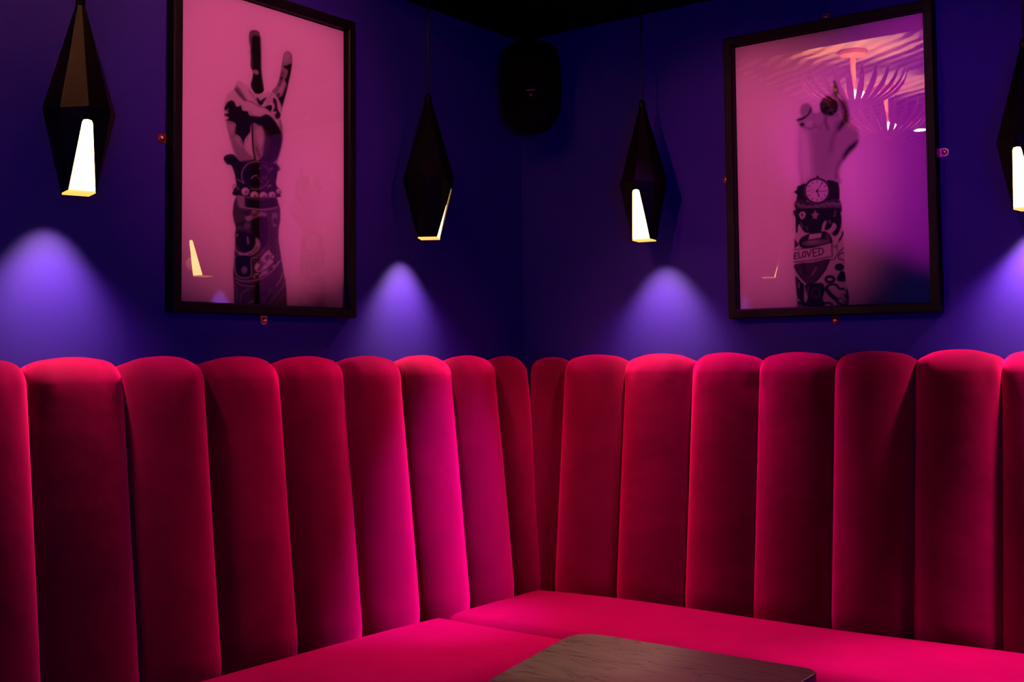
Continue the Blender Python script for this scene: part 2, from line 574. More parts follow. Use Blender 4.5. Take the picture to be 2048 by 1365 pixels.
# ------------------------------------------------------------------ pendant lamps
def lamp(x, y, zb, ang, wall, label, power=1.0, k=1.0, slot=1.0, down=1.0):
    """faceted black pendant: square mouth, octagonal waist, creased spire; one lower facet open over a lit diffuser.
    ang = direction the open slot faces (world yaw of its outward normal)"""
    t = empty('pendant_lamp', (x, y, zb), label, 'lamp', 'black faceted pendant lamps along the walls')
    s, Rm, H1, H2 = 0.0305 * k, 0.080 * k, 0.182 * k, 0.245 * k
    cb = s * math.sqrt(2)

    def P(r, a, z):
        return Vector((r * math.cos(ang + a), r * math.sin(ang + a), z))
    base = [P(cb, PI / 4 + PI / 2 * i, 0) for i in range(4)]           # diagonals
    midc = [P(Rm, PI / 2 * i, H1) for i in range(4)]                    # ridge directions
    midd = [P(Rm * 0.96, PI / 4 + PI / 2 * i, H1 * 0.97) for i in range(4)]
    tipz = H1 + H2
    tip = [P(0.010 * k, PI / 4 * i, tipz) for i in range(8)]
    vs = base + midc + midd + tip
    fs = []
    for i in range(4):
        j = (i + 1) % 4
        fs.append((4 + j, i, 8 + i))         # ridge vertex j(next), base corner i, diagonal waist i
        fs.append((4 + i, 8 + i, i))
        if j != 0:
            fs.append((4 + j, j, i))
    # the slotted facet: base corners 3 and 0, ridge vertex 4
    A, B1, B2 = midc[0], base[3], base[0]
    hw = 0.0115 * k
    zt = H1 * 0.80
    f_ = (H1 - zt) / H1
    cen = A * (1 - f_) + (B1 + B2) / 2 * f_
    side = (B2 - B1).normalized()
    i0 = len(vs)
    arc = [cen - side * hw, cen - side * hw * .75 + Vector((0, 0, .006 * k)), cen + Vector((0, 0, .008 * k)),
           cen + side * hw * .75 + Vector((0, 0, .006 * k)), cen + side * hw]
    vs += arc
    # rebuild the two neighbours so that the slot's slanted sides cut into them
    fs = [f for f in fs if f not in ((4, 8, 0),) and not (f[0] == 4 and f[1] == 3)]
    fs += [(4, i0 + 2, i0 + 3), (4, i0 + 3, i0 + 4), (4, i0 + 4, 8), (8, i0 + 4, 0)]
    fs += [(4, i0 + 1, i0 + 2), (4, i0, i0 + 1), (4, 11, i0), (11, 3, i0)]
    # spire
    waist = []
    for i in range(4):
        waist += [4 + i, 8 + i]
    for q in range(8):
        a, b_ = waist[q], waist[(q + 1) % 8]
        fs.append((a, b_, 12 + (q + 1) % 8, 12 + q))
    fs.append(tuple(12 + q for q in range(8)))
    me = bpy.data.meshes.new('shade')
    me.from_pydata([tuple(v) for v in vs], [], fs)
    bm = bmesh.new()
    bm.from_mesh(me)
    bmesh.ops.recalc_face_normals(bm, faces=bm.faces)
    # make sure normals face outwards, then give the sheet metal a thickness
    tst = max(bm.faces, key=lambda f: f.calc_center_median().z if f.normal.z < .9 else -9)
    if tst.normal.dot(Vector((tst.calc_center_median().x, tst.calc_center_median().y, 0))) < 0:
        bmesh.ops.reverse_faces(bm, faces=bm.faces)
    bmesh.ops.solidify(bm, geom=list(bm.faces), thickness=0.0018)
    bm.to_mesh(me)
    bm.free()
    me.materials.append(M['lampshell'])
    o = bpy.data.objects.new('shade', me)
    C.objects.link(o)
    o.parent = t
    # diffuser: slimmer closed body filling the lower half
    g = 0.93
    dv = [v * g for v in base]
    dv = [Vector((v.x, v.y, 0.001)) for v in dv]
    dm = []
    for i in range(4):
        for v in (midc[i], midd[i]):
            dm.append(Vector((v.x * .86, v.y * .86, H1 * .93)))
    dvs = dv + dm
    dfs = [tuple(range(4, 12))]
    for i in range(4):
        j = (i + 1) % 4
        dfs += [(4 + 2 * i, 5 + 2 * i, i), (5 + 2 * i, 4 + 2 * j, i), (4 + 2 * j, j, i)]
    mk('diffuser', dvs, dfs, M['diffuser'], t)
    q_ = base[0].length * 0.96
    bm_ = bmesh.new()
    lo_ = [bm_.verts.new((v.x * .96, v.y * .96, -0.0035)) for v in base]
    hi_ = [bm_.verts.new((v.x * .96, v.y * .96, 0.0009)) for v in base]
    bm_.faces.new(lo_)
    bm_.faces.new(hi_)
    for i in range(4):
        bm_.faces.new((lo_[i], lo_[(i + 1) % 4], hi_[(i + 1) % 4], hi_[i]))
    bmobj('mouth_lens', bm_, M['lens'], t)
    vs_, fs_ = lathe([(0.011 * k, tipz - 0.004), (0.011 * k, tipz + 0.012), (0.005, tipz + 0.022)], 16)
    mk('cord_grip', vs_, fs_, M['lampshell'], t)
    ztop = (ZS if y > -0.75 else ZC) - zb
    tube('cord', [(0, 0, tipz + 0.015), (0, 0, (tipz + ztop) / 2), (0, 0, ztop - 0.006)], 0.0035, M['cable'], t)
    vs_, fs_ = lathe([(0.05, ztop - 0.001), (0.05, ztop - 0.016), (0.044, ztop - 0.022), (0.008, ztop - 0.024)], 28)
    mk('ceiling_rose', vs_, fs_, M['lampshell'], t)
    # the lamp's own downward beam out of the mouth
    l = bpy.data.lights.new('lamp_beam', 'SPOT')
    l.energy = 27 * power
    l.color = (1.0, 0.74, 0.42)
    l.spot_size = math.radians(74)
    l.spot_blend = 0.9
    l.shadow_soft_size = 0.012
    lo = bpy.data.objects.new('lamp_beam', l)
    C.objects.link(lo)
    lo.parent = t
    lo.location = (0, 0, -0.006)
    lo.rotation_euler = Vector((wall[0] * .55, wall[1] * .55, -1)).to_track_quat('-Z', 'Y').to_euler()
    l = bpy.data.lights.new('lamp_down_light', 'SPOT')
    l.energy = 21 * down
    l.color = (1.0, 0.28, 0.75)
    l.spot_size = math.radians(104)
    l.spot_blend = 0.7
    l.shadow_soft_size = 0.02
    lo = bpy.data.objects.new('lamp_down_light', l)
    C.objects.link(lo)
    lo.parent = t
    lo.location = (0, 0, -0.006)
    lo.rotation_euler = Vector((wall[0] * .04, wall[1] * .04, -1)).to_track_quat('-Z', 'Y').to_euler()
    # light escaping sideways through the open slot
    l = bpy.data.lights.new('lamp_slot_light', 'SPOT')
    l.energy = 6 * slot
    l.color = (1.0, 0.30, 0.30)
    l.spot_size = math.radians(112)
    l.spot_blend = 0.8
    l.shadow_soft_size = 0.03
    lo = bpy.data.objects.new('lamp_slot_light', l)
    C.objects.link(lo)
    lo.parent = t
    lo.location = (0.058 * math.cos(ang), 0.058 * math.sin(ang), 0.05)
    lo.rotation_euler = Vector((math.cos(ang), math.sin(ang), -0.9)).to_track_quat('-Z', 'Y').to_euler()
    return t


# directions towards the camera for the slot yaw
def yaw_to_cam(x, y, off):
    return math.atan2(CAM[1] - y, CAM[0] - x) + math.radians(off)


ZB = 1.612
lamp(0.126, -1.838, ZB, yaw_to_cam(.13, -1.83, 14), (-1, 0), 'black faceted pendant lamp left of the peace-sign picture', 0.95, slot=0.3, down=1.2)
lamp(0.118, -0.640, ZB - 0.006, yaw_to_cam(.118, -.64, 80), (-1, 0), 'black faceted pendant lamp right of the peace-sign picture, its slot turned away')
lamp(0.585, -0.135, ZB - 0.006, yaw_to_cam(.585, -.135, -20), (0, 1), 'black faceted pendant lamp between the corner and the fist picture')
lamp(1.722, -0.092, ZB, yaw_to_cam(1.72, -.13, -20), (0, 1), 'black faceted pendant lamp cut off by the right edge, right of the fist picture', down=2.2)

# ------------------------------------------------------------------ corner loudspeaker
sp = empty('corner_speaker', (0.17, -0.17, 2.0), 'black rounded loudspeaker hanging in the dark corner under the ceiling', 'speaker')
prof = [(0.02, 0.0), (0.055, 0.008), (0.085, 0.035), (0.100, 0.08), (0.104, 0.14), (0.102, 0.22), (0.095, 0.28), (0.07, 0.30), (0.03, 0.305)]
vs, fs = lathe(prof, 40)
mk('cabinet', vs, fs, M['speaker'], sp, smooth=True)
fa = math.atan2(CAM[1] + .17, CAM[0] - .17)
vs, fs = [], []
for i in range(13):
    z = 0.06 + 0.20 * i / 12
    for j in range(13):
        a = fa + (j - 6) / 6 * 0.75
        r = 0.1065 + 0.002 * (1 - ((j - 6) / 6) ** 4)
        vs.append((r * math.cos(a), r * math.sin(a), z))
for i in range(12):
    for j in range(12):
        q = i * 13 + j
        fs.append((q, q + 1, q + 14, q + 13))
gr = mk('grille', vs, fs, M['grille'], sp, smooth=True)
md = gr.modifiers.new('thick', 'SOLIDIFY')
md.thickness = 0.003
bd = Vector((math.cos(fa), math.sin(fa), 0))
sd = Vector((-math.sin(fa), math.cos(fa), 0))
bm = bmesh.new()
for (a0, a1, z0, z1) in ((-0.016, 0.014, 0.118, 0.1215),):
    vv = []
    for d in (0.108, 0.112):
        for a, z in ((a0, z0 - .001), (a1, z0 + .001), (a1, z1 + .001), (a0, z1 - .001)):
            vv.append(bm.verts.new(bd * d + sd * a + Vector((0, 0, z))))
    for f in ((0, 1, 2, 3), (4, 5, 6, 7), (0, 1, 5, 4), (1, 2, 6, 5), (2, 3, 7, 6), (3, 0, 4, 7)):
        bm.faces.new([vv[i] for i in f])
r = bmesh.ops.create_uvsphere(bm, u_segments=12, v_segments=8, radius=0.006)
for v in r['verts']:
    v.co = v.co + bd * 0.108 + Vector((0, 0, 0.104))
bmobj('glint_badge', bm, M['glint_badge'], sp)
box('bracket', -0.02, 0.02, -0.02, 0.02, 0.30, 0.378, M['darkmetal'], sp, 0.002)

# ------------------------------------------------------------------ the two photographs: drawn in grey values


class Art:
    """soft-edged shapes laid over each other on a grid of paper points; coordinates are those of a rectified tracing"""

    def __init__(self, corners, nx, ny):
        # corners: traced positions of the print's corners tl, tr, br, bl
        src = [(0, 1), (1, 1), (1, 0), (0, 0)]
        A, bb = [], []
        for (u, v), (x, y) in zip(src, corners):
            A.append([u, v, 1, 0, 0, 0, -u * x, -v * x]); bb.append(x)
            A.append([0, 0, 0, u, v, 1, -u * y, -v * y]); bb.append(y)
        h = np.linalg.solve(np.array(A), np.array(bb))
        U, V = np.meshgrid(np.linspace(0, 1, nx), np.linspace(0, 1, ny))
        U, V = U.ravel(), V.ravel()
        w_ = h[6] * U + h[7] * V + 1
        self.U, self.V = U, V
        self.x = (h[0] * U + h[1] * V + h[2]) / w_
        self.y = (h[3] * U + h[4] * V + h[5]) / w_
        self.g = np.full(U.shape, 0.80)
        self.fr = (0, 0, 1)

    def to(self, pts):
        x0, y0, s = self.fr
        return np.array([(x0 + a / s, y0 + b_ / s) for a, b_ in pts], float)

    @staticmethod
    def smooth(P, closed, n=5):
        out = []
        N = len(P)
        rng = range(N) if closed else range(N - 1)
        for i in rng:
            if closed:
                p0, p1, p2, p3 = P[i - 1], P[i], P[(i + 1) % N], P[(i + 2) % N]
            else:
                p0, p1, p2, p3 = P[max(i - 1, 0)], P[i], P[i + 1], P[min(i + 2, N - 1)]
            for k in range(n):
                t = k / n
                out.append(0.5 * ((2 * p1) + (-p0 + p2) * t + (2 * p0 - 5 * p1 + 4 * p2 - p3) * t * t + (-p0 + 3 * p1 - 3 * p2 + p3) * t ** 3))
        if not closed:
            out.append(P[-1])
        return np.array(out)

    def _dist(self, P, closed, pad):
        m_ = (self.x > P[:, 0].min() - pad) & (self.x < P[:, 0].max() + pad) & (self.y > P[:, 1].min() - pad) & (self.y < P[:, 1].max() + pad)
        idx = np.nonzero(m_)[0]
        X, Y = self.x[idx], self.y[idx]
        d = np.full(X.shape, 1e9)
        ins = np.zeros(X.shape, bool)
        N = len(P)
        for i in range(N if closed else N - 1):
            a, b_ = P[i], P[(i + 1) % N]
            e = b_ - a
            L = (e ** 2).sum() + 1e-12
            t = np.clip(((X - a[0]) * e[0] + (Y - a[1]) * e[1]) / L, 0, 1)
            d = np.minimum(d, (X - a[0] - t * e[0]) ** 2 + (Y - a[1] - t * e[1]) ** 2)
            if closed:
                c = (a[1] > Y) != (b_[1] > Y)
                with np.errstate(divide='ignore', invalid='ignore'):
                    ins ^= c & (X < a[0] + (Y - a[1]) * e[0] / (e[1] if abs(e[1]) > 1e-9 else 1e-9))
        return idx, np.sqrt(d), ins

    def _mix(self, idx, al, val):
        self.g[idx] = self.g[idx] * (1 - al) + val * al

    def fill(self, pts, val, soft=1.0, sm=True):
        P = self.to(pts)
        if sm:
            P = self.smooth(P, True)
        idx, d, ins = self._dist(P, True, soft * 2 + 2)
        sd_ = np.where(ins, d, -d)
        self._mix(idx, np.clip(sd_ / soft * 0.5 + 0.5, 0, 1), val)

    def line(self, pts, wdt, val, soft=0.8, sm=True):
        P = self.to(pts)
        if sm and len(P) > 2:
            P = self.smooth(P, False)
        wdt = wdt / self.fr[2]
        idx, d, _ = self._dist(P, False, wdt + soft * 2 + 1)
        self._mix(idx, np.clip((wdt / 2 - d) / soft * 0.5 + 0.5, 0, 1), val)

    def dot(self, c, rx, val, soft=0.8, ry=None, rot=0):
        ry = ry or rx
        pts = []
        for k in range(20):
            a = 2 * PI * k / 20
            X, Y = rx * math.cos(a), ry * math.sin(a)
            pts.append((c[0] + X * math.cos(rot) - Y * math.sin(rot), c[1] + X * math.sin(rot) + Y * math.cos(rot)))
        self.fill(pts, val, soft, sm=False)

    def ring(self, c, r, wdt, val, soft=0.7, a0=0, a1=360, ry=None):
        ry = ry or r
        pts = [(c[0] + r * math.cos(math.radians(a0 + (a1 - a0) * k / 28)), c[1] + ry * math.sin(math.radians(a0 + (a1 - a0) * k / 28))) for k in range(29)]
        self.line(pts, wdt, val, soft, sm=False)

    def mottle(self, pts, lo, hi, seed, soft=2, cell=2.2):
        """fine irregular tattoo shading inside an outline"""
        P = self.smooth(self.to(pts), True)
        idx, d, ins = self._dist(P, True, 1)
        X, Y = self.x[idx], self.y[idx]
        rs = np.random.RandomState(seed)
        v = np.zeros(X.shape)
        for _ in range(9):
            kx, ky, ph = rs.uniform(-1, 1) / cell, rs.uniform(-1, 1) / cell, rs.uniform(0, 6.3)
            v += np.sin(X * kx + Y * ky + ph)
        v = 1 / (1 + np.exp(-v * 1.2))
        val = lo + (hi - lo) * v
        al = np.where(ins, np.clip(d / soft, 0, 1), 0)
        self.g[idx] = self.g[idx] * (1 - al) + val * al


NX, NY = 320, 450


def peace_sign():
    a = Art([(363.6, -45.4), (694, 61), (695.7, 616), (361, 603)], NX, NY)
    # soft backdrop paper
    a.fr = (440, 40, 4.55)
    # index finger
    a.fill([(300, 105), (318, 80), (365, 80), (393, 110), (404, 250), (408, 440), (420, 540), (433, 620), (420, 650), (380, 664), (345, 650),
            (312, 585), (325, 520), (332, 460), (312, 410), (312, 330), (310, 240), (298, 160)], 0.012, 1.2)
    a.fill([(301, 105), (318, 82), (362, 82), (388, 108), (385, 128), (345, 122), (322, 150), (318, 240), (300, 190)], 0.16, 2.0)
    a.line([(313, 260), (322, 330), (326, 420)], 12, 0.10, 2)
    a.fill([(330, 452), (360, 440), (384, 462), (375, 480), (350, 476)], 0.40, 1.8)
    a.line([(404, 140), (407, 300), (409, 430), (428, 600)], 6, 0.16, 1.2)
    # middle finger
    a.fill([(604, 335), (618, 288), (650, 270), (684, 295), (693, 350), (682, 440), (658, 560), (640, 640), (612, 740), (590, 790), (560, 760),
            (545, 700), (505, 645), (555, 575), (580, 480)], 0.30, 1.2)
    a.fill([(608, 340), (624, 292), (652, 280), (672, 310), (660, 360), (625, 385)], 0.42, 3)
    a.fill([(612, 405), (645, 400), (684, 385), (680, 450), (655, 570), (636, 650), (612, 740), (588, 830), (570, 880), (552, 860), (560, 780),
            (560, 700), (598, 680), (622, 620), (638, 575), (622, 540), (640, 500), (650, 450), (620, 425)], 0.012, 1.4)
    a.line([(602, 470), (590, 530), (570, 580)], 18, 0.10, 3)
    a.dot((592, 520), 11, 0.03, 1.5, 16, .3)
    a.fill([(560, 640), (595, 580), (622, 545), (618, 590), (596, 650), (570, 668)], 0.50, 2)
    a.line([(515, 650), (545, 690), (570, 660)], 16, 0.03, 1.4)
    # fist and palm
    a.fill([(160, 620), (175, 560), (205, 540), (245, 560), (300, 600), (335, 650), (380, 668), (435, 655), (510, 645), (552, 690), (592, 780),
            (583, 850), (598, 950), (606, 1060), (592, 1150), (550, 1300), (552, 1372), (215, 1372), (200, 1290), (168, 1210), (128, 1090), (95, 960),
            (70, 850), (72, 740), (100, 665), (140, 628)], 0.62, 1.4)
    a.fill([(170, 610), (190, 590), (230, 640), (268, 705), (255, 722), (215, 690), (180, 650)], 0.22, 2.5)
    a.line([(166, 615), (205, 655), (240, 700), (265, 722)], 9, 0.05, 1.4)
    a.line([(268, 718), (330, 740), (385, 772), (450, 795), (505, 835), (545, 880)], 8, 0.14, 1.6)
    a.fill([(364, 698), (385, 702), (402, 722), (452, 690), (440, 725), (408, 768), (378, 748)], 0.02, 1.2)
    a.line([(300, 640), (340, 690), (372, 740)], 8, 0.30, 2)
    a.fill([(440, 782), (468, 768), (502, 765), (508, 800), (490, 822), (462, 800)], 0.02, 1.2)
    a.fill([(520, 700), (548, 720), (560, 800), (586, 850), (575, 885), (545, 892), (525, 865), (545, 835), (515, 820), (530, 780), (515, 740)], 0.03, 1.4)
    a.line([(430, 735), (470, 705), (505, 670)], 6, 0.30, 1.5)
    a.line([(465, 745), (495, 722), (515, 700)], 6, 0.36, 1.4)
    a.line([(505, 820), (520, 790), (522, 750)], 7, 0.62, 1.2)
    a.fill([(510, 828), (545, 825), (528, 850), (540, 880), (515, 858), (480, 832)], 0.55, 1.2)
    # palm tone, then its deep shade
    a.fill([(95, 905), (170, 930), (175, 1010), (235, 1100), (270, 1180), (320, 1230), (360, 1268), (210, 1278), (165, 1205), (128, 1090)], 0.30, 3)
    a.fill([(330, 915), (400, 930), (450, 1000), (450, 1120), (440, 1230), (400, 1260), (360, 1255), (340, 1150), (332, 1000)], 0.33, 3)
    a.fill([(575, 900), (598, 950), (606, 1060), (592, 1150), (560, 1270), (545, 1290), (560, 1100), (570, 1000)], 0.25, 3)
    a.fill([(70, 800), (95, 740), (135, 718), (165, 735), (185, 775), (222, 765), (240, 810), (285, 820), (300, 850), (345, 862), (400, 868), (450, 848),
            (498, 868), (545, 925), (585, 1000), (600, 1060), (588, 1150), (552, 1262), (500, 1300), (430, 1290), (372, 1290), (425, 1220), (438, 1120), (436, 1030),
            (400, 965), (350, 930), (318, 940), (308, 1010), (262, 1075), (245, 1130), (212, 1058), (160, 1010), (175, 940), (120, 908), (82, 905), (110, 880),
            (68, 850), (108, 830)], 0.010, 1.6)
    a.fill([(300, 830), (318, 800), (330, 845), (310, 860)], 0.5, 1.2)
    a.line([(78, 822), (105, 800)], 6, 0.4, 1.4)
    a.fill([(440, 1000), (480, 1060), (470, 1160), (440, 1230), (430, 1130)], 0.06, 5)
    a.fill([(365, 985), (405, 960), (432, 1030), (425, 1110), (400, 1150), (370, 1090), (355, 1030)], 0.52, 4)
    a.line([(326, 925), (328, 1040), (336, 1160), (352, 1262)], 17, 0.010, 1.3)
    a.line([(360, 1150), (385, 1210), (405, 1255)], 10, 0.08, 2)
    a.line([(345, 1110), (352, 1180), (368, 1240)], 6, 0.30, 1.5)
    a.line([(268, 1150), (262, 1110), (290, 1060)], 6, 0.45, 2)
    a.fill([(160, 1070), (190, 1050), (225, 1090), (230, 1150), (200, 1120)], 0.46, 4)
    a.fill([(110, 945), (150, 935), (165, 990), (145, 1030), (120, 990)], 0.46, 4)
    a.fill([(200, 1290), (250, 1272), (360, 1268), (460, 1285), (550, 1300), (555, 1375), (210, 1375)], 0.03, 2.5)
    # watch, strap and beads
    a.fr = (440, 300, 4.265)
    a.fill([(60, 72), (72, 42), (108, 28), (150, 34), (205, 92), (250, 96), (330, 78), (420, 118), (516, 130), (522, 200), (512, 290), (552, 345), (548, 375),
            (520, 400), (170, 390), (145, 335), (168, 300), (160, 240), (152, 190), (126, 128), (90, 116)], 0.012, 1.3)
    a.line([(78, 60), (110, 40), (150, 50)], 8, 0.05, 3)
    a.line([(140, 320), (150, 290), (190, 330)], 8, 0.25, 2)
    a.dot((335, 212), 122, 0.008, 1.0)
    a.ring((335, 212), 120, 7, 0.34, 0.9, 150, 285)
    a.ring((335, 212), 120, 6, 0.30, 0.9, 20, 110)
    a.ring((335, 212), 104, 4, 0.08, 0.9)
    a.line([(300, 238), (318, 218), (345, 212)], 8, 0.34, 1)
    a.line([(352, 226), (380, 258), (396, 272)], 6, 0.16, 1)
    a.ring((412, 232), 13, 5, 0.22, 0.8)
    a.dot((372, 150), 10, 0.12, 1.5)
    a.line([(400, 128), (440, 148), (452, 190)], 6, 0.22, 1)
    a.dot((470, 155), 10, 0.22, 1.8)
    a.line([(440, 310), (466, 296)], 8, 0.5, 1)
    a.line([(160, 240), (210, 262), (235, 280)], 6, 0.28, 1.5)
    for (bx, by, br) in ((248, 350, 35), (325, 384, 36), (403, 388, 35), (477, 382, 31), (535, 350, 21)):
        a.dot((bx, by), br, 0.42, 0.9)
        a.dot((bx - 6, by - 6), br * .62, 0.66, 2.2)
        a.dot((bx + 5, by + 4), br * .26, 0.05, 1.0)
        a.ring((bx, by), br - 3, 5, 0.16, 1, 10, 110)
    # forearm
    a.fill([(165, 396), (145, 460), (138, 540), (150, 610), (165, 655), (158, 820), (150, 960), (143, 1050), (150, 1180), (152, 1330), (606, 1350), (600, 1180),
            (560, 950), (532, 760), (535, 660), (548, 600), (547, 500), (522, 420), (516, 400)], 0.070, 1.3, sm=False)
    a.fill([(180, 392), (240, 402), (245, 470), (225, 490), (190, 470)], 0.32, 3)
    a.fill([(248, 404), (300, 420), (400, 425), (510, 412), (512, 482), (420, 498), (300, 496), (250, 470)], 0.010, 1.5)
    a.line([(205, 478), (260, 492), (400, 506), (516, 488)], 9, 0.40, 1.3)
    a.mottle([(230, 510), (330, 505), (430, 530), (420, 570), (330, 605), (255, 600)], 0.04, 0.34, 3)
    a.mottle([(160, 640), (230, 600), (330, 620), (310, 660), (200, 670)], 0.03, 0.16, 5)
    a.fill([(300, 600), (380, 560), (440, 600), (440, 760), (400, 850), (360, 780), (300, 700)], 0.012, 3)
    a.fill([(165, 700), (270, 700), (330, 740), (330, 840), (250, 880), (190, 840)], 0.012, 3)
    a.line([(172, 735), (182, 718)], 8, 0.40, 1)
    a.line([(266, 745), (272, 795)], 12, 0.34, 1.6)
    a.fill([(190, 870), (250, 880), (310, 850), (335, 800), (340, 752), (365, 770), (375, 810), (355, 858), (310, 892), (250, 905), (205, 900)], 0.38, 1.5)
    a.mottle([(250, 880), (320, 850), (345, 780), (370, 800), (340, 870), (280, 900)], 0.2, 0.5, 9)
    a.line([(160, 820), (172, 862), (205, 892)], 7, 0.42, 1)
    a.line([(345, 905), (395, 868), (412, 835)], 6, 0.28, 1)
    a.fill([(170, 915), (295, 915), (295, 1060), (265, 1085), (200, 1080), (165, 1040)], 0.010, 1.4)
    a.line([(160, 905), (155, 980), (168, 1055), (205, 1088), (265, 1092), (302, 1060), (298, 935), (350, 918)], 7, 0.36, 1)
    a.dot((240, 1025), 24, 0.24, 2.5, 30)
    a.mottle([(325, 990), (370, 930), (420, 870), (450, 850), (500, 900), (490, 960), (430, 1020), (345, 1045)], 0.12, 0.62, 11)
    a.mottle([(320, 1060), (430, 1020), (520, 950), (540, 970), (440, 1060), (330, 1100)], 0.05, 0.50, 12)
    a.line([(165, 1098), (230, 1122), (320, 1116), (420, 1082), (500, 1010), (556, 930)], 9, 0.36, 1.2)
    a.line([(170, 1130), (230, 1160), (330, 1165)], 8, 0.30, 1.5)
    a.mottle([(470, 540), (520, 540), (525, 640), (480, 650)], 0.03, 0.28, 15)
    for k, y in enumerate((690, 740, 800, 860, 915)):
        a.ring((488, y), 20, 9, 0.010, 1.1, 0, 360, 22)
        a.ring((492, y + 2), 32, 5, 0.14, 1.4, -60, 60, 26)
    a.fill([(335, 1150), (375, 1150), (380, 1340), (330, 1340)], 0.008, 3)
    a.line([(205, 1300), (212, 1240), (245, 1205), (290, 1190)], 8, 0.24, 1.2)
    a.line([(160, 1150), (180, 1220), (170, 1330)], 6, 0.20, 1.4)
    a.line([(275, 1315), (315, 1290)], 12, 0.34, 1.6)
    a.line([(460, 1312), (520, 1230), (570, 1170), (588, 1110)], 16, 0.20, 2)
    a.line([(512, 1165), (548, 1110), (566, 1050)], 8, 0.42, 1.2)
    a.line([(500, 1330), (580, 1240)], 8, 0.22, 1.5)
    a.mottle([(390, 1200), (480, 1150), (470, 1260), (400, 1330)], 0.02, 0.12, 21)
    return a


